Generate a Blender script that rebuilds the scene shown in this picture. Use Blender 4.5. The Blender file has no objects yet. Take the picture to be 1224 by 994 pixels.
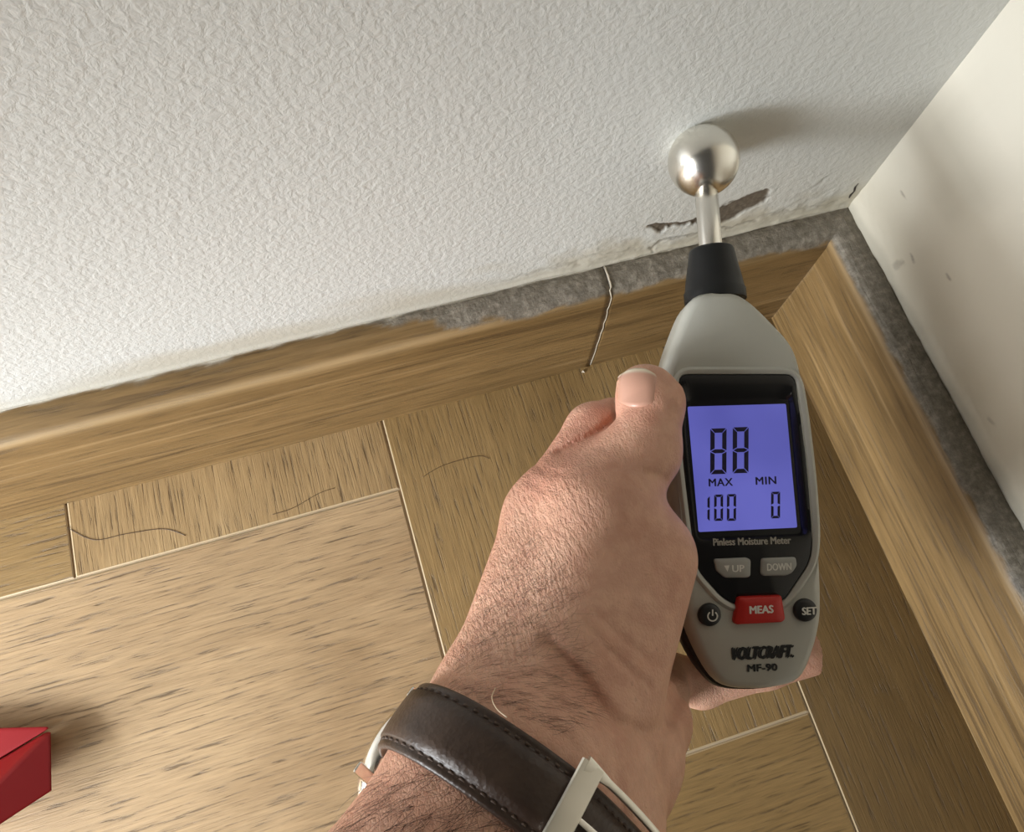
import bpy, bmesh, math, random
import numpy as np
from mathutils import Vector, Matrix, Euler

random.seed(7)
rng = np.random.default_rng(7)
scene = bpy.context.scene
COL = scene.collection

# ---------------------------------------------------------------- camera
F = 934.114
CAM_LOC = Vector((-0.23532, -0.16065, 0.38879))
CAM_ROT = Euler((0.341559, -0.05247, -0.294172), 'XYZ')
cd = bpy.data.cameras.new('camera')
cam = bpy.data.objects.new('camera', cd)
COL.objects.link(cam)
cam.location = CAM_LOC
cam.rotation_euler = CAM_ROT
cd.sensor_fit = 'HORIZONTAL'
cd.sensor_width = 36.0
cd.lens = F / 1224.0 * 36.0
cd.clip_start = 0.01
scene.camera = cam
CR = CAM_ROT.to_matrix()
CRn = np.array(CR)
CLn = np.array(CAM_LOC)

# ---------------------------------------------------------------- sky, window light, added fill, exposure
scene.view_settings.view_transform = 'Standard'
scene.view_settings.look = 'None'
scene.view_settings.gamma = 1.0
scene.view_settings.use_curve_mapping = False
scene.view_settings.exposure = 0.0
world = bpy.data.worlds.new('room_light')
scene.world = world
world.use_nodes = True
bgn = world.node_tree.nodes['Background']
bgn.inputs[0].default_value = (1.0, 0.93, 0.82, 1)
bgn.inputs[1].default_value = 0.05


def area(name, loc, target, sx, sy, power, color, spread=180):
    l = bpy.data.lights.new(name, 'AREA')
    l.shape = 'RECTANGLE'
    l.size = sx
    l.size_y = sy
    l.energy = power
    l.spread = math.radians(spread)
    l.color = color
    o = bpy.data.objects.new(name, l)
    COL.objects.link(o)
    o.location = loc
    d = Vector(target) - Vector(loc)
    o.rotation_euler = d.to_track_quat('-Z', 'Y').to_euler()
    return o


# glazed door low on the left: light skims along the back wall
area('window_light', (-0.88, -0.34, 0.20), (-0.417, -0.148, -0.11), 0.26, 0.24, 3.7, (0.90, 0.955, 1.0), 92)
# added fill lamp from the left, brightens the hand and forearm
area('hand_fill_light', (-1.05, -0.24, 0.46), (-0.28, -0.2, 0.16), 0.35, 0.35, 4.2, (1.0, 0.98, 0.95))


# ---------------------------------------------------------------- helpers
def tag(o, label=None, cat=None, group=None, kind=None):
    if label: o['label'] = label
    if cat: o['category'] = cat
    if group: o['group'] = group
    if kind: o['kind'] = kind
    return o


def link(name, me, mat=None, parent=None, smooth=False):
    o = bpy.data.objects.new(name, me)
    COL.objects.link(o)
    if mat and not me.materials: me.materials.append(mat)
    if parent is not None: o.parent = parent
    if smooth:
        me.polygons.foreach_set('use_smooth', [True] * len(me.polygons))
    return o


def mesh(name, V, Fc, mat=None, parent=None, smooth=False):
    me = bpy.data.meshes.new(name)
    me.from_pydata([tuple(map(float, v)) for v in V], [], [tuple(map(int, f)) for f in Fc])
    me.update()
    return link(name, me, mat, parent, smooth)


def fix_normals(o):
    bm = bmesh.new(); bm.from_mesh(o.data)
    bmesh.ops.recalc_face_normals(bm, faces=bm.faces)
    bm.to_mesh(o.data); bm.free()


def bevel(o, w, seg=2):
    m = o.modifiers.new('bevel', 'BEVEL'); m.width = w; m.segments = seg
    m.limit_method = 'ANGLE'; m.angle_limit = math.radians(30)
    m.harden_normals = False
    return o


def empty(name, loc=(0, 0, 0)):
    o = bpy.data.objects.new(name, None)
    COL.objects.link(o); o.location = loc
    o.empty_display_size = 0.02
    return o


def camp(px, py, d):                     # camera-space point seen at a pixel, at a depth
    return np.array([(px - 612) / F * d, -(py - 497) / F * d, -d])


def wp(px, py, d):
    return CLn + CRn @ camp(px, py, d)


def on_plane(px, py, ax, v):
    dr = CRn @ np.array([(px - 612) / F, -(py - 497) / F, -1.0])
    return CLn + dr * (v - CLn[ax]) / dr[ax]


def vnoise(P, seed=0):
    """value noise, P (...,2 or 3)"""
    P = np.atleast_2d(np.asarray(P, float))
    if P.shape[-1] == 2: P = np.concatenate([P, np.zeros(P.shape[:-1] + (1,))], -1)
    I = np.floor(P).astype(np.int64); Fr = P - I
    Fr = Fr * Fr * (3 - 2 * Fr)
    out = 0
    for dx in (0, 1):
        for dy in (0, 1):
            for dz in (0, 1):
                h = (I[..., 0] + dx) * 374761393 + (I[..., 1] + dy) * 668265263 + (I[..., 2] + dz) * 2147483647 + seed * 1274126177
                h = (h ^ (h >> 13)) * 1274126177
                h = h ^ (h >> 16)
                r = (h & 0xffff) / 65535.0
                w = (Fr[..., 0] if dx else 1 - Fr[..., 0]) * (Fr[..., 1] if dy else 1 - Fr[..., 1]) * (Fr[..., 2] if dz else 1 - Fr[..., 2])
                out = out + r * w
    return out


def fbm(P, oct=4, seed=0):
    P = np.asarray(P, float); s = 0; a = 0.5; t = 0
    for i in range(oct):
        s = s + a * vnoise(P * 2 ** i, seed + i * 17); t += a; a *= 0.5
    return s / t


def sstep(a, b, x):
    t = np.clip((x - a) / (b - a), 0, 1)
    return t * t * (3 - 2 * t)


def seg_dist(P, pts):
    """distance of 2D points P (...,2) to a polyline"""
    best = None
    for a, b in zip(pts[:-1], pts[1:]):
        a = np.array(a, float); b = np.array(b, float); ab = b - a
        t = np.clip(((P - a) @ ab) / (ab @ ab), 0, 1)
        d = np.linalg.norm(P - (a + t[..., None] * ab), axis=-1)
        best = d if best is None else np.minimum(best, d)
    return best


# ---------------------------------------------------------------- materials
class NT:
    def __init__(s, name):
        s.m = bpy.data.materials.new(name); s.m.use_nodes = True
        s.t = s.m.node_tree; s.n = s.t.nodes; s.b = s.n['Principled BSDF']

    def add(s, typ, **kw):
        n = s.n.new(typ)
        for k, v in kw.items():
            if k.startswith('_'): setattr(n, k[1:], v)
            else: n.inputs[k.replace('__', ' ')].default_value = v
        return n

    def l(s, a, b): s.t.links.new(a, b)

    def coord(s, scale=(1, 1, 1), kind='Object', rot=(0, 0, 0), loc=(0, 0, 0)):
        c = s.n.new('ShaderNodeTexCoord'); m = s.n.new('ShaderNodeMapping')
        m.inputs['Scale'].default_value = scale; m.inputs['Rotation'].default_value = rot
        m.inputs['Location'].default_value = loc
        s.l(c.outputs[kind], m.inputs[0]); return m.outputs[0]

    def noise(s, vec, scale, detail=4, rough=.55, dist=0):
        n = s.add('ShaderNodeTexNoise', Scale=scale, Detail=detail, Roughness=rough, Distortion=dist)
        if vec is not None: s.l(vec, n.inputs['Vector'])
        return n.outputs['Fac']

    def ramp(s, fac, stops, interp='LINEAR'):
        r = s.n.new('ShaderNodeValToRGB'); r.color_ramp.interpolation = interp
        e = r.color_ramp.elements
        while len(e) < len(stops): e.new(0.5)
        for i, (p, c) in enumerate(stops):
            e[i].position = p; e[i].color = (c[0], c[1], c[2], 1) if not isinstance(c, (int, float)) else (c, c, c, 1)
        s.l(fac, r.inputs[0]); return r.outputs[0]

    def mix(s, fac, a, b, mode='MIX'):
        m = s.n.new('ShaderNodeMix'); m.data_type = 'RGBA'; m.blend_type = mode
        for v, i in ((fac, 0), (a, 6), (b, 7)):
            if hasattr(v, 'links'): s.l(v, m.inputs[i])
            elif isinstance(v, (int, float)): m.inputs[i].default_value = v
            else: m.inputs[i].default_value = (v[0], v[1], v[2], 1)
        return m.outputs[2]

    def math(s, op, a, b=0.5, clamp=False):
        m = s.n.new('ShaderNodeMath'); m.operation = op; m.use_clamp = clamp
        for v, i in ((a, 0), (b, 1)):
            if hasattr(v, 'links'): s.l(v, m.inputs[i])
            else: m.inputs[i].default_value = v
        return m.outputs[0]

    def bump(s, h, strength=.5, dist=.001, prev=None):
        b = s.add('ShaderNodeBump', Strength=strength, Distance=dist)
        s.l(h, b.inputs['Height'])
        if prev is not None: s.l(prev, b.inputs['Normal'])
        return b.outputs[0]

    def attr(s, name):
        a = s.n.new('ShaderNodeAttribute'); a.attribute_name = name
        return a.outputs['Fac']

    def out(s, color=None, rough=None, normal=None, **kw):
        for v, k in ((color, 'Base Color'), (rough, 'Roughness')):
            if v is None: continue
            if hasattr(v, 'links'): s.l(v, s.b.inputs[k])
            elif isinstance(v, (int, float)): s.b.inputs[k].default_value = v
            else: s.b.inputs[k].default_value = (v[0], v[1], v[2], 1)
        if normal is not None: s.l(normal, s.b.inputs['Normal'])
        for k, v in kw.items(): s.b.inputs[k.replace('__', ' ')].default_value = v
        return s.m


def simple(name, color, rough=.5, metal=0, noise=0.0, nscale=800, **kw):
    t = NT(name)
    n = None
    if noise:
        v = t.coord(); n = t.bump(t.noise(v, nscale, 3), noise, .0003)
    return t.out(color, rough, n, Metallic=metal, **kw)


def wood(name, seed, light=(.40, .265, .125), dark=(.235, .145, .062), pore=.55, wear=False, fine=1.0):
    t = NT(name)
    c = t.coord((1, 1, 1), loc=(seed * 1.37, seed * .77, 0))
    mp = t.n.new('ShaderNodeMapping'); mp.inputs['Scale'].default_value = (5, 22, 22); t.l(c, mp.inputs[0])
    big = t.noise(mp.outputs[0], 1.0, 5, .6, 1.2)
    mp2 = t.n.new('ShaderNodeMapping'); mp2.inputs['Scale'].default_value = (40 * fine, 680 * fine, 680 * fine); t.l(c, mp2.inputs[0])
    st = t.noise(mp2.outputs[0], 1.0, 5, .62, .45)
    mp3 = t.n.new('ShaderNodeMapping'); mp3.inputs['Scale'].default_value = (50 * fine, 1400 * fine, 1400 * fine); t.l(c, mp3.inputs[0])
    fi = t.noise(mp3.outputs[0], 1.0, 2, .5, .2)
    base = t.mix(t.ramp(big, [(.3, 0), (.7, 1)]), dark, light)
    tint = t.ramp(st, [(.30, .70), (.45, .93), (.58, 1.07), (.72, 1.18)])
    col = t.mix(1.0, base, tint, 'MULTIPLY')
    pr = t.ramp(st, [(.33, 1), (.41, 0)])
    fr = t.ramp(fi, [(.32, .8), (.44, 0)])
    pm = t.math('ADD', t.math('MULTIPLY', pr, pore), t.math('MULTIPLY', fr, pore * .45), True)
    col = t.mix(pm, col, (.085, .05, .022))
    rough = .48
    h = t.math('SUBTRACT', t.math('MULTIPLY', st, .6), t.math('MULTIPLY', pm, .7))
    nb = t.bump(h, .6, .0007)
    if wear:
        ms = t.n.new('ShaderNodeMapping'); ms.inputs['Scale'].default_value = (5, 150, 230); t.l(c, ms.inputs[0])
        lines = t.noise(ms.outputs[0], 1.0, 4, .6, .6)
        col = t.mix(t.ramp(lines, [(.36, .62), (.44, 0)]), col, (.075, .042, .016))
        col = t.mix(t.ramp(lines, [(.56, 0), (.70, .45)]), col, (.40, .27, .13))
        w = t.attr('wear')
        dn = t.noise(c, 260, 5, .65)
        grey = t.ramp(dn, [(.25, (.10, .085, .065)), (.5, (.19, .165, .13)), (.75, (.33, .295, .24))])
        edge = t.attr('edge')
        col = t.mix(t.math('MULTIPLY', edge, .55), col, (.56, .40, .21))  # ridge highlight painted as paler wood
        col = t.mix(w, col, grey)
        fl = t.attr('filler')
        col = t.mix(fl, col, (.62, .58, .50))
        nb = t.bump(t.math('MULTIPLY', t.noise(c, 420, 4, .6), w), .6, .0009, nb)
    return t.out(col, rough, nb, **{'Specular__IOR__Level': .4})


def skin_mat():
    t = NT('skin')
    c = t.coord()
    a = t.noise(c, 26, 4, .6)
    b = t.noise(c, 160, 3, .6)
    col = t.mix(t.ramp(a, [(.3, 0), (.7, 1)]), (.59, .31, .21), (.74, .455, .325))
    col = t.mix(t.math('MULTIPLY', t.ramp(b, [(.42, 1), (.6, 0)]), .22), col, (.37, .15, .10))
    fr = t.noise(c, 330, 2, .5)
    col = t.mix(t.math('MULTIPLY', t.ramp(fr, [(.68, 0), (.76, 1)]), .25), col, (.24, .11, .07))
    red = t.attr('red')
    col = t.mix(t.math('MULTIPLY', red, .55), col, (.62, .23, .16))
    vo = t.n.new('ShaderNodeTexVoronoi'); vo.feature = 'DISTANCE_TO_EDGE'; vo.inputs['Scale'].default_value = 1
    mp = t.n.new('ShaderNodeMapping'); mp.inputs['Scale'].default_value = (1000, 640, 800); t.l(c, mp.inputs[0])
    dn = t.add('ShaderNodeTexNoise', Scale=1.2, Detail=2)
    t.l(mp.outputs[0], dn.inputs['Vector'])
    vm = t.n.new('ShaderNodeVectorMath'); vm.operation = 'ADD'
    t.l(mp.outputs[0], vm.inputs[0]); t.l(dn.outputs['Color'], vm.inputs[1]); t.l(vm.outputs[0], vo.inputs['Vector'])
    cell = t.ramp(vo.outputs['Distance'], [(0, 0), (.22, 1)])
    mw = t.n.new('ShaderNodeMapping'); mw.inputs['Scale'].default_value = (950, 240, 420); mw.inputs['Rotation'].default_value = (0, 0, .25); t.l(c, mw.inputs[0])
    wr = t.noise(mw.outputs[0], 1.0, 3, .6, .35)
    wm = t.attr('wrinkle')
    n1 = t.bump(cell, .30, .0004)
    hm = t.math('MULTIPLY', wr, wm)
    n2 = t.bump(hm, 1.0, .0009, n1)
    n3 = t.bump(t.noise(c, 210, 3, .6), .35, .001, n2)
    return t.out(col, .50, n3, **{'Subsurface__Weight': .12, 'Subsurface__Scale': .006,
                                 'Specular__IOR__Level': .42})


def wall_mat(name, base, tex, scale):
    t = NT(name)
    c = t.coord(kind='Object')
    n = t.noise(c, scale, 3, .55, .4)
    n2 = t.noise(c, scale * .33, 3, .6)
    vr = t.noise(c, 6, 3, .5)
    col = t.mix(t.ramp(vr, [(.3, 0), (.7, 1)]), base, tuple(x * .96 for x in base))
    d = t.attr('damp')
    col = t.mix(t.math('MULTIPLY', d, .85), col, (.50, .45, .34))
    k = t.attr('stain')
    kn = t.ramp(t.noise(c, 500, 4, .7), [(.3, (.07, .055, .04)), (.7, (.20, .165, .125))])
    col = t.mix(k, col, kn)
    g = t.attr('shade_smudge')
    col = t.mix(t.math('MULTIPLY', g, .6), col, (.30, .28, .22))  # painted shadow patch and the darker band above the skirting
    h = t.math('ADD', t.ramp(n, [(.3, 0), (.7, 1)]), t.math('MULTIPLY', n2, .8))
    h = t.math('MULTIPLY', h, t.math('SUBTRACT', 1.0, t.math('MULTIPLY', d, .8)))
    nb = t.bump(h, tex, .0006)
    return t.out(col, .42, nb, **{'Specular__IOR__Level': .35})


M = {}
M['wall_rough'] = wall_mat('painted_plaster', (.66, .665, .635), .34, 380)
M['wall_smooth'] = wall_mat('smooth_plaster', (.74, .70, .60), .12, 150)
M['skin'] = skin_mat()
M['baseboard'] = wood('oak_baseboard', 5, (.25, .155, .062), (.155, .092, .033), .28, wear=True, fine=.8)
M['shell'] = simple('grey_plastic', (.45, .445, .395), .38, noise=.12, nscale=2200)
M['shell_dark'] = simple('black_rubber', (.012, .011, .010), .5, noise=.1)
M['panel'] = simple('gloss_black_plastic', (.010, .010, .011), .22)
M['collar'] = simple('black_plastic_collar', (.008, .008, .008), .42, noise=.1, Specular__IOR__Level=.3)
M['metal'] = simple('polished_steel', (.80, .77, .71), .20, 1.0)
M['ball'] = simple('satin_steel', (.80, .77, .70), .24, 1.0)
M['buckle'] = simple('buckle_steel', (.80, .77, .69), .33, 1.0)
M['button'] = simple('grey_rubber_button', (.36, .36, .33), .5)
M['black_button'] = simple('black_button', (.014, .014, .014), .35)
M['red_button'] = simple('red_rubber_button', (.50, .018, .012), .38)
M['print_white'] = simple('white_print', (.75, .74, .68), .5)
M['print_grey'] = simple('grey_print', (.38, .36, .31), .5)
M['print_black'] = simple('black_print', (.012, .012, .012), .4)
M['ink'] = simple('lcd_ink', (.012, .008, .05), .4)
M['red'] = simple('red_plastic', (.21, .004, .006), .42, Specular__IOR__Level=.3)
M['hair'] = simple('dark_hair', (.035, .016, .010), .45)
M['pale_hair'] = simple('pale_bristle', (.75, .60, .42), .45)
M['thread'] = simple('brown_thread', (.085, .055, .04), .7)
M['filler'] = simple('dried_filler', (.44, .38, .29), .7, noise=.5)
M['crack'] = simple('crack_shadow', (.03, .022, .016), .9)
M['plank_edge'] = simple('pale_plank_bevel', (.42, .32, .19), .5)  # bevels coloured pale to paint the light the grooves catch
t = NT('nail')
M['nail'] = t.out(t.mix(t.attr('tip'), (.60, .33, .24), (.80, .70, .54)), .28)
t = NT('brown_leather')
c = t.coord()
vo = t.n.new('ShaderNodeTexVoronoi'); vo.inputs['Scale'].default_value = 900; t.l(c, vo.inputs['Vector'])
M['leather'] = t.out(t.mix(t.ramp(t.noise(c, 90, 4), [(.3, 0), (.7, 1)]), (.032, .017, .011), (.066, .040, .027)), .40,
                     t.bump(t.noise(c, 700, 3), .25, .0004, t.bump(vo.outputs['Distance'], .25, .0003)))
t = NT('lcd')
c = t.coord()
lc = t.mix(t.ramp(t.noise(c, 22, 2), [(.35, 0), (.65, 1)]), (.075, .080, .36), (.115, .120, .48))
t.l(lc, t.b.inputs['Emission Color'])
M['lcd'] = t.out((.06, .06, .16), .3, None, **{'Emission__Strength': .95})

# ---------------------------------------------------------------- floor of planks
XA, CY, PW, XR_A = -0.24203, -0.05618, 0.15900, 0.0265
T_FACE = 0.01808
floor = mesh('floor', [(-1.6, -1.3, -.0008), (.02, -1.3, -.0008), (.02, .01, -.0008), (-1.6, .01, -.0008),
                       (-1.6, -1.3, -.03), (.02, -1.3, -.03), (.02, .01, -.03), (-1.6, .01, -.03)],
             [(0, 1, 2, 3), (7, 6, 5, 4), (0, 4, 5, 1), (1, 5, 6, 2), (2, 6, 7, 3), (3, 7, 4, 0)],
             simple('pale_joint', (.50, .40, .27), .7))  # pale gap, part of the painted light in the grooves
tag(floor, kind='structure')
woods = [wood('oak_plank_%s' % k, i * 3.1 + 1, l_, d_, p_) for i, (k, l_, d_, p_) in enumerate([
    ('golden', (.43, .30, .165), (.31, .205, .105), .58),
    ('amber', (.30, .195, .080), (.21, .13, .048), .50),  # darkened wood, shade of the right floor painted in
    ('brown', (.185, .115, .044), (.13, .078, .027), .40),  # darkest wood, same painted shade towards the right wall
    ('tan', (.37, .25, .12), (.26, .165, .07), .55)])]


def plank(x0, x1, y0, y1, along, mat, thick=.0008):
    g = .00045
    x0 = max(x0, -1.58) + g; x1 = min(x1, -.004) - g; y0 = max(y0, -1.28) + g; y1 = min(y1, -.002) - g
    if x1 - x0 < .005 or y1 - y0 < .005: return
    cx, cy = (x0 + x1) / 2, (y0 + y1) / 2
    hx, hy = (x1 - x0) / 2, (y1 - y0) / 2
    if along == 'y': hx, hy = hy, hx
    b = .0006
    V = []
    for z, i in ((-thick, 0), (-b * .5, 0), (0, b)):
        V += [(-hx + i, -hy + i, z), (hx - i, -hy + i, z), (hx - i, hy - i, z), (-hx + i, hy - i, z)]
    Fc = [(3, 2, 1, 0), (8, 9, 10, 11)]
    for k in (0, 4):
        for i in range(4):
            j = (i + 1) % 4
            Fc.append((k + i, k + j, k + 4 + j, k + 4 + i))
    o = mesh('plank', V, Fc, mat, floor)
    o.data.materials.append(M['plank_edge'])
    for p_ in o.data.polygons[6:]: p_.material_index = 1
    o.location = (cx, cy, 0)
    if along == 'y': o.rotation_euler = (0, 0, math.pi / 2)


PL = PW * 5
# herringbone: every step moves one plank width in x and one in -y
seen = set()
for k in range(-8, 9):
    xa = XA + k * PW; cy = CY - k * PW
    for rep in (0, 1, -1, 2):
        # the pattern repeats along x by (2 * PL) in this straight run
        ox = rep * 2 * PL
        plank(xa - PL + ox, xa + ox, cy - PW, cy, 'x', woods[{0: 0, 1: 1, 2: 2, -1: 1}.get(k, (k * 7) % 3)])
        plank(xa + ox, xa + PW + ox, cy - PW, cy - PW + PL, 'y', woods[{-1: 3, 0: 1, 1: 2}.get(k, (k * 5 + 1) % 3)])

# ---------------------------------------------------------------- walls (fine grid near the corner)
def axis(a, b, fine_a, fine_b, fs, cs):
    xs = list(np.arange(a, fine_a, cs)) + list(np.arange(fine_a, fine_b, fs)) + list(np.arange(fine_b, b, cs)) + [b]
    return np.array(xs)


def put_attr(me, name, val):
    a = me.attributes.new(name, 'FLOAT', 'POINT')
    a.data.foreach_set('value', np.asarray(val, np.float32).ravel())


def grid_faces(n, m, flip=False):
    i, j = np.meshgrid(np.arange(n - 1), np.arange(m - 1), indexing='ij')
    a = (i * m + j).ravel()
    q = np.stack([a, a + 1, a + m + 1, a + m], 1)
    return q[:, ::-1] if flip else q


def wpx(px, py):                          # wall point (x, z) seen at a pixel on the back wall
    p = on_plane(px, py, 1, 0); return (p[0], p[2])


xs = axis(-1.6, 0.0, -.17, -.0005, .0006, .02)
zs = axis(-.03, 1.3, .064, .125, .0006, .02)
X, Z = np.meshgrid(xs, zs, indexing='ij')
P2 = np.stack([X, Z], -1)
warp = np.stack([fbm(P2 * 260, 3, 1) - .5, fbm(P2 * 260, 3, 9) - .5], -1) * .0050
Pw = P2 + warp
stain = np.zeros_like(X)
for pts, w in (([(868, 256), (885, 247), (904, 238)], .0054), ([(872, 250), (909, 231)], .0036), ([(864, 250), (900, 235)], .0040),
               ([(828, 262), (868, 258)], .0024), ([(782, 270), (800, 267), (830, 263)], .0016),
               ([(781, 268), (790, 272)], .0022)):
    stain = np.maximum(stain, 1 - sstep(w * .75, w * 1.15, seg_dist(Pw, [wpx(*q) for q in pts])))
shallow = np.zeros_like(X)
for pts, w, a in (([(779, 295), (792, 284), (840, 277), (880, 268), (905, 262)], .0011, .75),  # shadow along the lifted paint ridge, painted through the stain mask
                  ([(974, 220), (988, 210)], .0012, .55), ([(780, 300), (778, 292)], .0008, .6),
                  ([(612, 333), (650, 322), (690, 312)], .0012, .35), ([(700, 305), (760, 296)], .0010, .3),
                  ([(905, 258), (960, 247), (1000, 240)], .0010, .4)):
    shallow = np.maximum(shallow, a * (1 - sstep(w * .4, w * 1.6, seg_dist(Pw, [wpx(*q) for q in pts]))))
low = 1 - sstep(.080, .100, Z + (fbm(P2 * 70, 3, 4) - .5) * .03)
damp = np.clip(low * .75 + shallow * 0 + (1 - sstep(.09, .16, Z)) * sstep(-.2, -.05, X) * .35, 0, 1)
lip = 1 - sstep(.0, .0022, np.abs(Z - .0785 - (fbm(P2 * 40, 2, 6) - .5) * .003))
Y = -(1 - stain) * .0009 * sstep(-.17, -.12, X) - lip * .0006 + shallow * .0005 + (fbm(P2 * 180, 3, 8) - .5) * .0008 * (1 - sstep(.09, .12, Z)) * sstep(-.17, -.14, X)
V = np.stack([X, Y, Z], -1).reshape(-1, 3)
wb = mesh('wall_back', V, grid_faces(len(xs), len(zs), True), M['wall_rough'], None, True)
put_attr(wb.data, 'stain', np.clip(stain + shallow * .55, 0, 1)); put_attr(wb.data, 'damp', damp)  # stain plus the painted ridge shadow
put_attr(wb.data, 'shade_smudge', np.zeros_like(X))
tag(wb, kind='structure')

ss = axis(0.0, 1.4, .0005, .17, .0012, .02)
S, Z = np.meshgrid(ss, zs, indexing='ij')
P2 = np.stack([S, Z], -1)
Xr = S * math.sin(XR_A); Yr = -S * math.cos(XR_A)
Pw = P2 + np.stack([fbm(P2 * 120, 3, 2) - .5, fbm(P2 * 120, 3, 3) - .5], -1) * .006
stain = np.zeros_like(S); shade_smudge = np.zeros_like(S)


def rpx(px, py):
    p = on_plane(px, py, 0, 0); return (-p[1], p[2])


for pts, w, a in (([(1085, 305), (1087, 310)], .0012, .5), ([(1128, 330), (1132, 334)], .0008, .5), ([(1068, 318), (1074, 312)], .0012, .35),
                  ([(1175, 500), (1180, 506)], .0012, .3), ([(1076, 232), (1080, 238)], .0008, .5)):
    stain = np.maximum(stain, a * (1 - sstep(w * .3, w * 1.4, seg_dist(Pw, [rpx(*q) for q in pts]))))
shade_smudge = .55 * (1 - sstep(.004, .022, seg_dist(Pw, [rpx(1135, 150), rpx(1150, 220)])))  # soft shadow of the meter painted into the wall colour
shade_smudge = np.maximum(shade_smudge, .5 * (1 - sstep(.0795, .084, Z + (fbm(P2 * 60, 3, 5) - .5) * .006)))  # darker uneven band just above the skirting
damp = .5 * (1 - sstep(.08, .12, Z + (fbm(P2 * 30, 3, 7) - .5) * .05))
V = np.stack([Xr, Yr, Z], -1).reshape(-1, 3)
V[:, 0] -= ((fbm(P2 * 120, 3, 8) - .5) * .0012 * (1 - sstep(.085, .11, Z)) + .0006 * (1 - sstep(.080, .086, Z))).ravel()
wr = mesh('wall_right', V, grid_faces(len(ss), len(zs)), M['wall_smooth'], None, True)
put_attr(wr.data, 'stain', stain); put_attr(wr.data, 'damp', damp); put_attr(wr.data, 'shade_smudge', shade_smudge)
tag(wr, kind='structure')

# ---------------------------------------------------------------- baseboards
PROF = [(0, .0765), (.003, .0772), (.006, .0773), (.009, .0768), (.0115, .0762), (.0133, .0752), (.0145, .0738), (.0153, .0718), (.0158, .069),
        (.0161, .065), (.0165, .060), (.0170, .053), (.0174, .046), (.0177, .037), (.0179, .027), (T_FACE, .016), (T_FACE, .006), (T_FACE, 0)]
pr = []
for a, b in zip(PROF[:-1], PROF[1:]):
    for k in range(3): pr.append((a[0] + (b[0] - a[0]) * k / 3, a[1] + (b[1] - a[1]) * k / 3))
pr.append(PROF[-1]); PR = np.array(pr)


def board(name, s0, s1, parent, mitre, wearf, flip=False, endcap=None, cut=0.0):
    """extruded along local -x from the corner (s = distance from corner); local y<0 is into the room"""
    n = int(abs(s1 - s0) / .0016)
    n = min(n, 420)
    t = np.linspace(0, 1, n) ** 1.0
    Sg = s0 + (s1 - s0) * t
    S2, K = np.meshgrid(Sg, np.arange(len(PR)), indexing='ij')
    O = PR[K, 0]; Zz = PR[K, 1]
    if mitre:                               # slide the first rings to the mitre plane
        S2 = np.maximum(S2, O - .0012)
    nz = fbm(np.stack([S2 * 160, (O + Zz) * 160], -1), 3, 3) - .5
    wear, edge, fill = wearf(S2, O, Zz)
    Off = O - wear * (.0006 + nz * .0012) * (O > .001)
    Zo = Zz + wear * nz * .0014 * (O < .016)
    sx = -S2 if not flip else S2
    V = np.stack([sx, -Off, Zo], -1).reshape(-1, 3)
    m = len(PR)
    Fc = list(map(tuple, grid_faces(n, m, flip)))
    # back and ends
    V = list(map(tuple, V))
    b0 = len(V)
    for i in (0, n - 1):
        V.append((float(sx[i, 0]), 0.0, 0.0))
    Fc.append(tuple([b0] + list(range(m))))
    Fc.append(tuple([b0 + 1] + list(range((n - 1) * m, n * m))[::-1]))
    o = mesh(name, V, Fc, M['baseboard'], parent, False)
    me = o.data
    fix_normals(o)
    for a, w_ in (('wear', wear), ('edge', edge), ('filler', fill)):
        put_attr(me, a, np.concatenate([w_.ravel(), [0, 0]]))
    sm = np.ones(len(me.polygons), bool); sm[-2:] = False
    me.polygons.foreach_set('use_smooth', sm)
    return o


JOINT = 0.1265


def wear_back(S, O, Zz):
    u = O + (.077 - Zz)                     # distance down the profile from the wall
    nz = fbm(np.stack([S * 120, u * 160], -1), 4, 11)
    n2 = fbm(np.stack([S * 25, u * 20], -1), 3, 12)
    lim = .0165 * (1 - sstep(.17, .235, S + (n2 - .5) * .08)) + .0012
    lim = np.where(S < .035, .021, lim)
    w = 1 - sstep(lim - .0012, lim + .0012, u + (nz - .5) * .009)
    w = w * np.where(S > .235, .45, 1)
    e = (1 - sstep(.0, .004, np.abs(u - .0165))) * sstep(.10, .25, S) * .8 + .25 * (1 - sstep(.0, .003, np.abs(u - .019)))  # painted highlight along the board's ridge
    fl = (1 - sstep(.0005, .0016, u + (nz - .5) * .004)) * .9
    return w, np.clip(e, 0, 1), fl


def wear_right(S, O, Zz):
    u = O + (.077 - Zz)
    nz = fbm(np.stack([S * 120, u * 160], -1), 4, 21)
    lim = .0172
    w = 1 - sstep(lim - .0010, lim + .0012, u + (nz - .5) * .006)
    e = (1 - sstep(.0, .0035, np.abs(u - .020))) * .55  # ridge highlight, painted here too
    return w, e, np.zeros_like(S)


bb = empty('baseboard_back'); tag(bb, kind='structure')
board('board', 0.0, JOINT - .0002, bb, True, wear_back)
board('board', JOINT + .0002, 1.5, bb, False, wear_back)
br = empty('baseboard_right'); tag(br, kind='structure')
br.rotation_euler = (0, 0, -math.pi / 2 + XR_A)
o = board('board', 0.0, 1.3, br, True, wear_right, flip=True)


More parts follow.
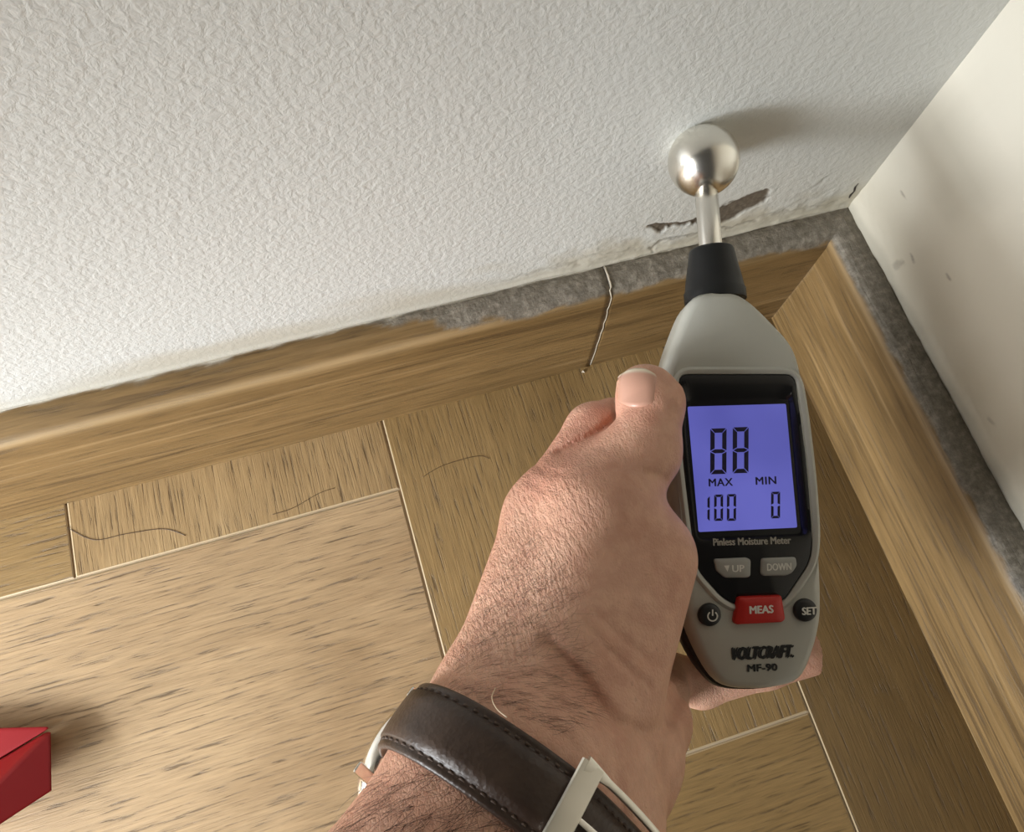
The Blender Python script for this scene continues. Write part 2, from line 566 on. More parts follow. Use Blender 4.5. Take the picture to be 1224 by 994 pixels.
def tube_pts(P, r, sides=6, name='tube', mat=None, parent=None, taper=None):
    P = np.asarray(P, float); V = []; Fc = []
    n = len(P)
    for i in range(n):
        tg = P[min(i + 1, n - 1)] - P[max(i - 1, 0)]; tg /= np.linalg.norm(tg) + 1e-12
        a = np.cross(tg, [0.31, .2, .9]); a /= np.linalg.norm(a) + 1e-12; b = np.cross(tg, a)
        rr = (r[i] if hasattr(r, '__len__') else r)
        for k in range(sides):
            an = 2 * math.pi * k / sides
            V.append(P[i] + rr * (math.cos(an) * a + math.sin(an) * b))
    for i in range(n - 1):
        for k in range(sides):
            j = (k + 1) % sides
            Fc.append((i * sides + k, i * sides + j, (i + 1) * sides + j, (i + 1) * sides + k))
    Fc.append(tuple(range(sides))[::-1]); Fc.append(tuple(range((n - 1) * sides, n * sides)))
    return mesh(name, V, Fc, mat, parent, True)


# filler squeezed out of the joint between the two back boards
pts = []
for o_, z_ in PR[::2]:
    i = len(pts)
    pts.append((-JOINT + (float(fbm(np.array([i * .9, 3.]), 2)[0]) - .5) * .0012 + (.0008 if o_ < .012 else 0), -o_ - .0001, z_))
tube_pts(pts, [.00055 - .0003 * min(1, i / 12) for i in range(len(pts))], 6, 'joint_filler', M['filler'], bb)
lint = mesh('plaster_crumb', *(lambda V: (V, [(0, 1, 2), (0, 2, 3), (0, 3, 1), (1, 3, 2)]))(
    [(-.1322, -.0205, .0003), (-.1305, -.0212, .0003), (-.1313, -.0195, .0003), (-.1312, -.0203, .0018)]), M['filler'])
tag(lint, 'tiny white crumb of filler on the floor under the skirting joint', 'crumb')
# the hairline crack that climbs the corner
pts = [on_plane(px, py, 1, -.0008) for px, py in [(1015, 236), (1017, 232), (1021, 228), (1022, 223), (1026, 219)]]
tube_pts(pts, [.0004, .0007, .0005, .0006, .0002], 5, 'crack', M['crack'], wb)

# ---------------------------------------------------------------- moisture meter
K = 0.10


def mcam(px, py):                           # face plane of the meter: depth = D0 + K * Ycam
    D0 = .2617
    yr = -(py - 497) / F
    d = D0 / (1 - K * yr)
    return camp(px, py, d)


Oc = mcam(893, 560)
nrm = np.array([0, K, 1.0]); nrm /= np.linalg.norm(nrm)
vv = mcam(841, 192) - mcam(903, 826); vv /= np.linalg.norm(vv)
uu = np.cross(vv, nrm)
Rm = np.stack([uu, vv, nrm], 1)
Ow = CLn + CRn @ Oc
meter = empty('moisture_meter')
mw = np.eye(4); mw[:3, :3] = CRn @ Rm; mw[:3, 3] = Ow
meter.matrix_world = Matrix(mw.tolist())
tag(meter, 'grey and black handheld moisture meter with steel ball probe and blue screen', 'moisture meter')


def L(px, py):
    q = Rm.T @ (mcam(px, py) - Oc); return (q[0], q[1])


def rounded(pts, r, seg=5):
    """round the corners of a closed polygon; r may be a list"""
    n = len(pts); out = []
    for i in range(n):
        p0, p1, p2 = (np.array(pts[(i + k) % n], float) for k in (-1, 0, 1))
        ri = r[i] if hasattr(r, '__len__') else r
        a = p0 - p1; b = p2 - p1; la = np.linalg.norm(a); lb = np.linalg.norm(b)
        d = min(ri, la * .48, lb * .48)
        A = p1 + a / la * d; B = p1 + b / lb * d
        for k in range(seg + 1):
            t_ = k / seg
            out.append((1 - t_) ** 2 * A + 2 * t_ * (1 - t_) * p1 + t_ * t_ * B)
    return out


def polar(poly, c, N=220):
    poly = np.array(poly); c = np.array(c); out = []
    n = len(poly)
    for k in range(N):
        a = 2 * math.pi * k / N; d = np.array([math.cos(a), math.sin(a)])
        best = 0
        P = poly - c; Q = np.roll(P, -1, 0); E = Q - P
        den = d[0] * E[:, 1] - d[1] * E[:, 0]
        with np.errstate(all='ignore'):
            t_ = (P[:, 0] * E[:, 1] - P[:, 1] * E[:, 0]) / den
            s_ = (P[:, 0] * d[1] - P[:, 1] * d[0]) / den
        ok = (s_ >= -1e-6) & (s_ <= 1 + 1e-6) & (t_ > 0)
        best = t_[ok].max() if ok.any() else 0
        out.append(c + d * best)
    return np.array(out)


def smooth_ring(R_, it=1):
    R_ = R_.copy()
    for _ in range(it): R_ = .25 * np.roll(R_, 1, 0) + .5 * R_ + .25 * np.roll(R_, -1, 0)
    return R_


def loft(name, rings, mat, parent, capa=True, capb=True, smooth=True):
    V = []; Fc = []; N = len(rings[0][0])
    for P, w in rings:
        for i, p in enumerate(P):
            V.append((p[0], p[1], w[i] if hasattr(w, '__len__') else w))
    for r in range(len(rings) - 1):
        for i in range(N):
            j = (i + 1) % N
            Fc.append((r * N + i, r * N + j, (r + 1) * N + j, (r + 1) * N + i))
    if capa: Fc.append(tuple(range(N))[::-1])
    if capb: Fc.append(tuple(range((len(rings) - 1) * N, len(rings) * N)))
    o = mesh(name, V, Fc, mat, parent, smooth)
    fix_normals(o)
    if smooth:
        try: o.data.set_sharp_from_angle(angle=math.radians(38))
        except Exception: pass
    return o


face_px = [(829, 351), (850, 345), (876, 345), (890, 350), (908, 365), (946, 404), (957, 424), (962, 450), (968, 500), (974, 540), (981, 620), (985, 690), (986, 735),
           (981, 765), (966, 808), (957, 818), (938, 823), (914, 826), (882, 826), (862, 822), (852, 812), (834, 780), (822, 752), (815, 720), (812, 690),
           (806, 640), (801, 560), (797, 500), (795, 455), (797, 432), (803, 412), (822, 362)]
outer = smooth_ring(polar([L(*p) for p in face_px], L(890, 590)), 3)
pan_px = [(810, 446), (951, 446), (960, 500), (969, 577), (973, 640), (970, 672), (940, 716), (931, 722), (876, 723), (861, 714), (831, 680), (826, 640), (816, 560), (811, 500)]
pan_r = [.0035, .0035, .01, .01, .006, .004, .003, .001, .001, .003, .004, .006, .01, .01]
panel = polar(rounded([L(*p) for p in pan_px], pan_r), L(890, 590))
cen = np.array(L(890, 590))


def inset(R_, d):
    T = np.roll(R_, -1, 0) - np.roll(R_, 1, 0); T /= np.linalg.norm(T, axis=1)[:, None] + 1e-12
    Nn = np.stack([-T[:, 1], T[:, 0]], 1)
    return R_ + Nn * d                      # counter-clockwise ring: +d is inwards


rim = smooth_ring(inset(panel, -.0016), 2)
TH = .0245
rings = [(inset(outer, .0065), -TH), (inset(outer, .0030), -TH + .0006), (inset(outer, .0008), -TH + .003), (outer, -TH + .007), (outer, -.0052), (inset(outer, .0002), -.0036),
         (inset(outer, .0009), -.0017), (inset(outer, .0019), -.0006), (inset(outer, .0032), -.00005)]
# keep the last outer ring outside the rim
a = inset(outer, .0032)
rings.append((a * .35 + smooth_ring(inset(rim, -.0012), 1) * .65, .00012))
rings += [(inset(rim, -.0006), .0000), (inset(rim, -.0002), .0005), (inset(rim, .0004), .0009), (inset(rim, .0010), .0008), (inset(panel, .0002), .0002), (inset(panel, .0003), -.0030)]
body = loft('body', rings, M['shell'], meter)
tag(body, 'light grey plastic housing')
# dark rubber back strip showing round the lower left side
lowm = 1 - sstep(L(840, 735)[1], L(840, 690)[1], outer[:, 1])


def vin(R_, lo_, hi_):                      # inset that differs between the lower and the upper half
    return R_ + (inset(R_, 1.0) - R_) * (hi_ + (lo_ - hi_) * lowm)[:, None]


g = loft('back_grip', [(vin(outer, .0060, .008), -TH - .0010), (vin(outer, .0006, .006), -TH - .0004), (vin(outer, -.0014, .004), -TH + .003), (vin(outer, -.0018, .004), -.0105), (vin(outer, -.0010, .004), -.0080), (vin(outer, .0008, .004), -.0070)],
         M['shell_dark'], meter)
tag(g, 'black rubber grip round the back of the housing')
# panel: sloped hood around the screen
scr_px = [(823.6, 485), (942, 481.5), (955.7, 630.6), (837, 636)]
scr = [np.array(L(*p)) for p in scr_px]
hood_px = [(818, 463), (944, 460), (953, 500), (967, 640), (834, 646), (820, 520)]
hood = polar(rounded([L(*p) for p in hood_px], .003), L(890, 590))
in_px = [(820, 479), (945, 476), (961, 638), (833, 643)]
inner = polar(rounded([L(*p) for p in in_px], .0012), L(890, 590))
loft('front_panel', [(inset(panel, .0003), -.0032), (inset(panel, .0004), -.0002), (inset(panel, .0010), .0001), (hood, -.0001), (hood * .25 + inner * .75, -.0017), (inner, -.0024)],
     M['panel'], meter)
lcd = loft('screen', [(rounded(scr[::-1], .0006), -.0026), (rounded(scr[::-1], .0006), -.0021)], M['lcd'], meter, smooth=False)
tag(lcd, 'backlit blue violet display')


def flat(name, polys_px, w, mat, parent, th=.00008):
    V = []; Fc = []
    for poly in polys_px:
        b = len(V); P = [L(*q) for q in poly]; n = len(P)
        ar = sum(P[i][0] * P[(i + 1) % n][1] - P[(i + 1) % n][0] * P[i][1] for i in range(n))
        if ar < 0: P = P[::-1]
        V += [(x, y, w) for x, y in P] + [(x, y, w - th) for x, y in P]
        Fc.append(tuple(range(b, b + n)))
        for i in range(n):
            j = (i + 1) % n; Fc.append((b + i, b + n + i, b + n + j, b + j))
    return mesh(name, V, Fc, mat, parent)


def digit(x0, y0, x1, y1, segs, t_, slant=0.0, tilt=-.03):
    """seven segment digit as px polygons; a top, b/c right, d bottom, e/f left, g middle"""
    w = x1 - x0; h = y1 - y0; g = t_ * .16; m = y0 + h / 2
    S = {}
    S['a'] = [(x0 + g, y0), (x1 - g, y0), (x1 - t_, y0 + t_), (x0 + t_, y0 + t_)]
    S['d'] = [(x0 + g, y1), (x1 - g, y1), (x1 - t_, y1 - t_), (x0 + t_, y1 - t_)]
    S['f'] = [(x0, y0 + g), (x0 + t_, y0 + t_ + g), (x0 + t_, m - t_ * .5 - g), (x0, m - g)]
    S['b'] = [(x1, y0 + g), (x1 - t_, y0 + t_ + g), (x1 - t_, m - t_ * .5 - g), (x1, m - g)]
    S['e'] = [(x0, y1 - g), (x0 + t_, y1 - t_ - g), (x0 + t_, m + t_ * .5 + g), (x0, m + g)]
    S['c'] = [(x1, y1 - g), (x1 - t_, y1 - t_ - g), (x1 - t_, m + t_ * .5 + g), (x1, m + g)]
    S['g'] = [(x0 + g, m), (x0 + t_, m - t_ * .45), (x1 - t_, m - t_ * .45), (x1 - g, m), (x1 - t_, m + t_ * .45), (x0 + t_, m + t_ * .45)]
    out = []
    for s in segs:
        out.append([(x + (y - y0) * slant, y + (x - x0) * tilt) for x, y in S[s]])
    return out


for (x0, y0, x1, y1, sg, t_) in ((851, 511.5, 870.5, 566.5, 'abcdefg', 5.2), (878, 510, 897, 565.3, 'abcdefg', 5.2),
                               (855.6, 591, 866.3, 622.7, 'abcdef', 3.0), (871, 590.5, 882, 622.7, 'abcdef', 3.0), (924.2, 587.6, 935, 619.6, 'abcdef', 3.0),
                               (845.5, 592.6, 850.3, 623.2, 'bc', 2.8)):
    flat('digit', digit(x0, y0, x1, y1, sg, t_, -.004), -.00200, M['ink'], lcd)


def lettering(name, txt, quad, w, mat, parent, bold=.0, shear=0.0, th=.00006, spacing=1.0):
    """quad: TL, TR, BL pixels of the text block"""
    cu = bpy.data.curves.new(name, 'FONT'); cu.body = txt; cu.shear = shear
    cu.space_character = spacing; cu.resolution_u = 3; cu.extrude = .02
    to = bpy.data.objects.new(name, cu); COL.objects.link(to)
    dg = bpy.context.evaluated_depsgraph_get()
    me = bpy.data.meshes.new_from_object(to.evaluated_get(dg))
    bpy.data.objects.remove(to); bpy.data.curves.remove(cu)
    n = len(me.vertices); co = np.empty(n * 3, np.float32); me.vertices.foreach_get('co', co); co = co.reshape(-1, 3)
    mn = co.min(0); mx = co.max(0)
    TL, TR, BL = (np.array(q, float) for q in quad)
    fx = (co[:, 0] - mn[0]) / (mx[0] - mn[0]); fy = (mx[1] - co[:, 1]) / (mx[1] - mn[1]); fz = (co[:, 2] - mn[2]) / (mx[2] - mn[2])
    faces = [tuple(p.vertices) for p in me.polygons]
    bpy.data.meshes.remove(me)
    V = []; Fc = []
    bw = bold * abs(TL[1] - BL[1])
    for k, (sx_, sy_) in enumerate(((-1, 0), (-.4, -.5), (.4, .5), (1, 0)) if bold else ((0, 0),)):
        b = len(V)
        for i in range(n):
            q = TL + (TR - TL) * fx[i] + (BL - TL) * fy[i]
            l_ = L(q[0] + sx_ * bw, q[1] + sy_ * bw); V.append((l_[0], l_[1], w - th + th * fz[i] + k * 2e-6))
        Fc += [tuple(b + j for j in f) for f in faces]
    return mesh(name, V, Fc, mat, parent)


lettering('lettering', 'MAX', ((849, 572), (877.5, 571), (849.4, 581)), -.0020, M['ink'], lcd, .04, spacing=1.1)
lettering('lettering', 'MIN', ((905.5, 570), (929.8, 569), (906, 579)), -.0020, M['ink'], lcd, .04, spacing=1.1)
lettering('lettering', 'Pinless Moisture Meter', ((852.5, 643.5), (945, 641), (853, 652)), -.00003, M['print_grey'], meter, .05)
lettering('lettering', 'VOLTCRAFT.', ((875.5, 774), (947.5, 770.5), (875.2, 788.2)), .00030, M['print_black'], meter, .115, .26, .0003, 1.04)
lettering('lettering', 'MF-90', ((893.5, 794), (928.5, 792.5), (893.8, 802.5)), .00030, M['print_black'], meter, .05, 0, .0003, 1.05)


def button(name, pts, r, h, mat, w0=-.0006, parent=None, dome=.0003):
    P = np.array(rounded([L(*p) for p in pts], r, 6))
    ar = np.sum(P[:, 0] * np.roll(P[:, 1], -1) - np.roll(P[:, 0], -1) * P[:, 1])
    if ar < 0: P = P[::-1]
    c_ = P.mean(0)
    sc = lambda f: c_ + (P - c_) * f
    return loft(name, [(sc(1.04), w0), (sc(1.02), h * .5), (sc(.98), h * .85), (sc(.92), h), (sc(.6), h + dome)], mat, meter)


b_ = button('button', [(853, 668), (891.5, 666.3), (896.4, 669), (896, 688), (891.5, 689.8), (866, 689.6), (856, 681.5)], .0009, .0009, M['button'])
tag(b_, 'grey up button')
lettering('lettering', 'UP', ((874, 675), (888, 674.5), (874.3, 683)), .00130, M['print_white'], b_, .04)
flat('arrow_mark', [[(864.3, 675.3), (870.6, 675.0), (868.4, 682.6)]], .00128, M['print_white'], b_)
b_ = button('button', [(910, 667.2), (950, 665.5), (951.5, 675.5), (946, 684), (940, 687), (912, 687.8), (909, 684)], .0009, .0009, M['button'])
tag(b_, 'grey down button')
lettering('lettering', 'DOWN', ((915.5, 673.2), (944, 672), (915.8, 681.5)), .00130, M['print_white'], b_, .04)
b_ = button('button', [(881, 713), (932, 711), (936.5, 739), (932.6, 742.4), (878.5, 745.2), (875.6, 741)], .0010, .0021, M['red_button'])
tag(b_, 'red measuring button')
lettering('lettering', 'MEAS', ((893.5, 723), (921, 721.8), (893.8, 732)), .0025, M['print_white'], b_, .06)


def ring_px(cx, cy, r, n=28):
    return [(cx + r * math.cos(2 * math.pi * k / n), cy + r * math.sin(2 * math.pi * k / n)) for k in range(n)]


b_ = button('button', ring_px(847.3, 734, 13.5), .0002, .0017, M['black_button'])
tag(b_, 'round black power button')
arc = [(849.8 + 6.4 * math.cos(a_), 735 + 6.4 * math.sin(a_)) for a_ in np.linspace(-math.pi / 2 + .6, 1.5 * math.pi - .6, 20)]
arc2 = [(849.8 + 4.8 * math.cos(a_), 735 + 4.8 * math.sin(a_)) for a_ in np.linspace(-math.pi / 2 + .6, 1.5 * math.pi - .6, 20)]
quads = [[arc[i], arc[i + 1], arc2[i + 1], arc2[i]] for i in range(19)] + [[(849.0, 727), (850.7, 727), (850.7, 734.5), (849.0, 734.5)]]
flat('power_symbol', quads, .00222, M['print_white'], b_)
b_ = button('button', ring_px(961.3, 728.5, 13.5), .0002, .0017, M['black_button'])
tag(b_, 'round black set button')
lettering('lettering', 'SET', ((956, 724.8), (972.5, 724), (956.3, 733.5)), .00222, M['print_white'], b_, .06)

# probe: collar, shaft and ball on the meter's own axis
zc = -.0118


def lathe(name, prof, mat, parent, n=56, sx=1.0, x0=0.0, dx=0.0):
    """prof: (v along the axis, radius)"""
    V = []; Fc = []
    for v_, r_ in prof:
        for k in range(n):
            a_ = 2 * math.pi * k / n
            V.append((x0 + dx * v_ + r_ * math.cos(a_) * sx, v_, zc + r_ * math.sin(a_)))
    for i in range(len(prof) - 1):
        for k in range(n):
            j = (k + 1) % n
            Fc.append((i * n + k, i * n + j, (i + 1) * n + j, (i + 1) * n + k))
    Fc.append(tuple(range(n))[::-1]); Fc.append(tuple(range((len(prof) - 1) * n, len(prof) * n)))
    o = mesh(name, V, Fc, mat, parent, True); fix_normals(o)
    try: o.data.set_sharp_from_angle(angle=math.radians(40))
    except Exception: pass
    return o


def Lz(px, py, w):                          # local u, v of a pixel at height w above the face plane
    d = camp(px, py, 1.0)
    s = (nrm @ Oc + w) / (nrm @ d)
    q = Rm.T @ (d * s - Oc); return q[0], q[1]


ub, vb = Lz(841, 192, zc)
u1, v1 = Lz(850, 297, zc)
u2, v2 = Lz(854, 347, zc)
dxa = (ub - u2) / (vb - v2); x0a = ub - dxa * vb
RB = .0128
lathe('probe_collar', [(v2 - .004, .0108), (v2 - .0005, .0108), (v2 + .0002, .0104), (v2 + .004, .0098), (v1 - .0035, .0083), (v1 - .0012, .0080), (v1 - .0004, .0076), (v1, .0068), (v1, .0042)],
      M['collar'], meter, dx=dxa, x0=x0a)
lathe('probe_shaft', [(v1 - .002, .0041), (vb - RB + .0012, .0041), (vb - RB + .0016, .0038), (vb - RB + .004, .0036)], M['metal'], meter, dx=dxa, x0=x0a)
prof = [(vb - RB * math.cos(a_), max(RB * math.sin(a_), .0001)) for a_ in np.linspace(.01, math.pi - .01, 40)]
lathe('probe_ball', prof, M['ball'], meter, dx=0, x0=ub, n=72)
# ---------------------------------------------------------------- the hand: one implicit surface in camera space, millimetres
def P3(px, py, d): return camp(px, py, d) * 1000.0


CAPS = []                                   # (a, b, ra, rb, k)


def cap(a, b, ra, rb, k=5): CAPS.append((P3(*a), P3(*b), ra, rb, k))


# forearm (two parallel runs make an oval section)
W0 = np.array([628, 950, .190])
cap((415, 1180, .164), (578, 915, .191), 23, 19.5, 6)
cap((535, 1275, .166), (690, 985, .195), 23, 19.5, 10)
cap((475, 1230, .160), (640, 940, .188), 23, 19.5, 10)
ARM_N = 3
# the forearm runs on towards the elbow, below the frame
AXB = P3(475, 1230, .160) - P3(640, 940, .188); AXB /= np.linalg.norm(AXB)
ELB = [(P3(415, 1180, .164), P3(415, 1180, .164) + AXB * 125, 23, 31, 10), (P3(535, 1275, .166), P3(535, 1275, .166) + AXB * 120, 23, 31, 12)]
ARM_CAPS = list(CAPS)
# wrist
cap((578, 915, .192), (600, 850, .208), 19.5, 17.5, 10)
cap((690, 980, .200), (742, 905, .225), 18.5, 17, 12)
cap((640, 930, .193), (690, 860, .212), 19, 17.5, 12)
# metacarpals
cap((596, 850, .212), (655, 618, .250), 17, 13.3, 12)
cap((625, 850, .232), (672, 645, .274), 16, 13, 12)
cap((660, 870, .246), (706, 700, .288), 15, 12, 10)
cap((715, 900, .248), (762, 800, .282), 16, 12, 10)
# thumb
cap((655, 850, .208), (712, 622, .232), 16, 14.0, 12)
cap((714, 615, .235), (768, 540, .245), 13.2, 11.2, 9)
cap((768, 540, .245), (776, 482, .2505), 11.2, 10.6, 5)
cap((776, 482, .2505), (770, 470, .251), 10.6, 9.2, 4)
# webbing between thumb and index
cap((690, 600, .244), (735, 560, .252), 11, 10, 10)
# thenar mass and palm heel
cap((716, 840, .216), (766, 668, .238), 16.5, 17.0, 10)
cap((735, 925, .222), (768, 862, .246), 15.5, 15.5, 7)
cap((700, 760, .255), (745, 720, .268), 15, 13, 12)
cap((720, 850, .25), (790, 830, .275), 13, 10, 10)
# fingers curling behind the meter
cap((655, 618, .250), (710, 516, .268), 12.6, 9.8, 8)
cap((710, 516, .268), (775, 488, .3005), 9.8, 8.6, 3)
cap((775, 488, .3005), (850, 520, .2945), 8.4, 7.4, 3)
cap((672, 645, .274), (735, 580, .295), 11.5, 9.2, 5)
cap((735, 580, .295), (830, 590, .2935), 9, 8.3, 3)
cap((830, 590, .2935), (885, 605, .2925), 8.3, 7.6, 3)
cap((706, 700, .288), (780, 680, .2965), 11, 9, 5)
cap((780, 680, .2965), (870, 690, .2905), 8.7, 8, 3)
cap((870, 690, .2905), (930, 700, .2885), 8, 7.3, 3)
cap((762, 800, .282), (838, 818, .292), 10.0, 8.5, 5)
cap((838, 818, .292), (915, 796, .2875), 8.1, 7.9, 3)
cap((915, 796, .2875), (966, 782, .2850), 7.9, 7.7, 3)


CAPS += ELB


def sd_cap(P, a, b, ra, rb):
    ab = b - a; t_ = np.clip(((P - a) @ ab) / (ab @ ab), 0, 1)
    return np.linalg.norm(P - a - t_[..., None] * ab, axis=-1) - (ra + (rb - ra) * t_)


def smin(a, b, k):
    h = np.clip(.5 + .5 * (b - a) / k, 0, 1)
    return b + (a - b) * h - k * h * (1 - h)


# creases carved into the skin: polylines of (px, py), groove half width and depth in mm
def hand_sdf(P, arm_only=False):
    d = None
    for a, b, ra, rb, k in (CAPS[:ARM_N + 3] if arm_only else CAPS):
        c_ = sd_cap(P, a, b, ra, rb)
        d = c_ if d is None else smin(d, c_, k)
    return d


def creases(P, d):
    """grooves given on the picture of the hand, cut only into the side that faces the viewer"""
    px = 612 + F * P[..., 0] / -P[..., 2]; py = 497 - F * P[..., 1] / -P[..., 2]
    q = np.stack([px, py], -1)
    out = d
    sel = d < 4
    for pts, w, dep in CREASES:
        g_ = seg_dist(q[sel], pts)
        out[sel] = out[sel] + dep * np.exp(-(g_ / w) ** 2)
    return out


CREASES = [
    ([(735, 500), (715, 516), (695, 526), (668, 540)], 4.0, 1.5),       # thumb against index finger
    ([(737, 497), (745, 490), (770, 486), (790, 488)], 3.0, .35),      # skin fold behind the nail
    ([(737, 497), (734, 485), (735, 462)], 3.0, .9),
    ([(795, 572), (783, 566), (770, 566)], 4.0, .8),                    # thumb joint
    ([(727, 560), (740, 556), (757, 560)], 3.5, .35),
    ([(722, 535), (735, 530), (748, 533)], 3.5, .3),
    ([(655, 765), (685, 800), (715, 838), (735, 863), (772, 877), (795, 868), (812, 830)], 9, 1.4),   # thenar crease
    ([(662, 773), (700, 815), (728, 870), (738, 930), (745, 985)], 7, .8),
    ([(700, 740), (740, 790), (775, 820)], 4, .6), ([(712, 730), (745, 765), (778, 790)], 4, .45),
    ([(640, 555), (655, 565), (672, 566)], 3, .35), ([(632, 575), (650, 583), (670, 585)], 3, .35),
    ([(628, 845), (665, 870), (700, 905)], 4, .45),
    ([(690, 860), (718, 900), (730, 950)], 4, .5)]

STEP = 1.0
lo = np.array([-165, -262, -322.]); hi = np.array([112, 20, -38.])


def surface(lo, hi, step):
    ns = np.ceil((hi - lo) / step).astype(int)
    g0, g1, g2 = (lo[i] + step * np.arange(ns[i]) for i in range(3))
    Vd = np.empty(ns, np.float32)
    for i0 in range(0, ns[0], 16):
        A = np.stack(np.meshgrid(g0[i0:i0 + 16], g1, g2, indexing='ij'), -1)
        # coarse test
        dd = hand_sdf(A[::4, ::4, ::4])
        up = np.repeat(np.repeat(np.repeat(dd, 4, 0), 4, 1), 4, 2)[:A.shape[0], :A.shape[1], :A.shape[2]]
        near = np.abs(up) < 9
        blk = np.where(up > 0, 9.0, -9.0)
        if near.any():
            Pn = A[near]; blk[near] = creases(Pn, hand_sdf(Pn))
        Vd[i0:i0 + 16] = blk
    ins = Vd < 0
    # surface nets
    n0, n1, n2 = ns - 1
    cnt = np.zeros((n0, n1, n2), np.int8)
    for c_ in np.ndindex(2, 2, 2):
        cnt += ins[c_[0]:c_[0] + n0, c_[1]:c_[1] + n1, c_[2]:c_[2] + n2]
    act = (cnt > 0) & (cnt < 8)
    idx = -np.ones(act.shape, np.int64); ii = np.argwhere(act); idx[act] = np.arange(len(ii))
    acc = np.zeros((len(ii), 3)); num = np.zeros(len(ii))
    corners = list(np.ndindex(2, 2, 2))
    for a_ in corners:
        for ax in range(3):
            if a_[ax]: continue
            b2 = list(a_); b2[ax] = 1
            va = Vd[ii[:, 0] + a_[0], ii[:, 1] + a_[1], ii[:, 2] + a_[2]]
            vb_ = Vd[ii[:, 0] + b2[0], ii[:, 1] + b2[1], ii[:, 2] + b2[2]]
            m_ = (va < 0) != (vb_ < 0)
            t_ = va[m_] / (va[m_] - vb_[m_])
            p = ii[m_] + np.array(a_, float); p[:, ax] += t_
            acc[m_] += p; num[m_] += 1
    V = (acc / num[:, None]) * step + lo
    Fc = []
    for ax in range(3):
        o1, o2 = [(1, 2), (2, 0), (0, 1)][ax]
        sl = [slice(1, None)] * 3; 
        A = ins[:-1, :-1, :-1]
        e = np.argwhere(ins[:-1 if ax == 0 else None, :-1 if ax == 1 else None, :-1 if ax == 2 else None] !=
                        ins[1 if ax == 0 else 0:, 1 if ax == 1 else 0:, 1 if ax == 2 else 0:])
        e = e[(e[:, o1] > 0) & (e[:, o2] > 0) & (e[:, o1] < [n0, n1, n2][o1]) & (e[:, o2] < [n0, n1, n2][o2])]
        s_in = ins[e[:, 0], e[:, 1], e[:, 2]]
        def cell(d1, d2):
            q = e.copy(); q[:, o1] -= d1; q[:, o2] -= d2
            return idx[q[:, 0], q[:, 1], q[:, 2]]
        q = np.stack([cell(0, 0), cell(1, 0), cell(1, 1), cell(0, 1)], 1)
        q[~s_in] = q[~s_in][:, ::-1]
        Fc.append(q)
    Fc = np.concatenate(Fc)
    return V, Fc[(Fc >= 0).all(1)]


HV, HF = surface(lo, hi, STEP)
person = empty('person', tuple(wp(620, 900, .2)))
tag(person, 'bare left hand and hairy forearm of a person gripping the grey moisture meter', 'person')
PO = np.array(person.location)


def to_person(Pmm): return (Pmm / 1000.0) @ CRn.T + CLn - PO


hand = mesh('hand_and_forearm', to_person(HV), HF[:, ::-1], M['skin'], person, True)
fix_normals(hand)
sm = hand.modifiers.new('smooth', 'SMOOTH'); sm.factor = .5; sm.iterations = 2
px = 612 + F * HV[:, 0] / -HV[:, 2]; py = 497 - F * HV[:, 1] / -HV[:, 2]
q = np.stack([px, py], -1)
wrk = (1 - sstep(20, 120, seg_dist(q, [(640, 560), (610, 680), (570, 790)]))) * 1.0 + .35 * (1 - sstep(10, 40, seg_dist(q, [(745, 540), (735, 620)])))
put_attr(hand.data, 'wrinkle', np.clip(wrk + .08, 0, 1))
red = (1 - sstep(5, 42, seg_dist(q, [(640, 575), (690, 515), (720, 490)]))) * .7 + (1 - sstep(8, 34, seg_dist(q, [(765, 470), (770, 490)]))) * .6
put_attr(hand.data, 'red', np.clip(red, 0, 1))


def march(px_, py_, sdf=hand_sdf, d0=.12, d1=.32):
    """first skin point met along the line of sight through a pixel (mm, camera space)"""
    px_ = np.asarray(px_, float); py_ = np.asarray(py_, float)
    D = np.stack([(px_ - 612) / F, -(py_ - 497) / F, -np.ones_like(px_)], -1)
    nr = np.linalg.norm(D, axis=-1)
    s = np.full(px_.shape, d0 * 1000.)
    for _ in range(60):
        s = s + np.clip(sdf(D * s[..., None]) / nr * .9, -3, 20)
        s = np.minimum(s, d1 * 1000 + 5)
    return D * s[..., None], s < d1 * 1000


def sdf_normal(P, sdf=hand_sdf):
    e = .4; g_ = np.stack([sdf(P + np.eye(3)[i] * e) - sdf(P - np.eye(3)[i] * e) for i in range(3)], -1)
    return g_ / (np.linalg.norm(g_, axis=-1)[..., None] + 1e-9)


# thumb nail, laid on the end of the thumb
nu, nv = 25, 29
uu_, vv_ = np.meshgrid(np.linspace(-1, 1, nu), np.linspace(0, 1, nv), indexing='ij')
hw = 25.5 * (1 - .10 * (1 - vv_)) * np.where(vv_ < .18, np.sqrt(np.clip(1 - ((.18 - vv_) / .18) ** 2 * .55, 0, 1)), 1)
hw = hw * np.where(vv_ > .80, np.sqrt(np.clip(1 - ((vv_ - .80) / .20) ** 2 * .62, 0, 1)), 1)
npx = 763 + uu_ * hw + (1 - vv_) * -3
npy = 486 - vv_ * 45 + np.abs(uu_) ** 2 * (5 * vv_ - 2) 
NP, ok = march(npx, npy)
NN = sdf_normal(NP)
lift = .42 - .85 * np.abs(uu_) ** 6 - .5 * (1 - sstep(0, .08, vv_))
NPt = NP + NN * lift[..., None]
NPb = NP - NN * 1.2
V = np.concatenate([NPt.reshape(-1, 3), NPb.reshape(-1, 3)])
Fc = list(map(tuple, grid_faces(nu, nv)))
bd = [i * nv for i in range(nu)] + [(nu - 1) * nv + j for j in range(1, nv)] + [i * nv + nv - 1 for i in range(nu - 2, -1, -1)] + [j for j in range(nv - 2, 0, -1)]
off = nu * nv
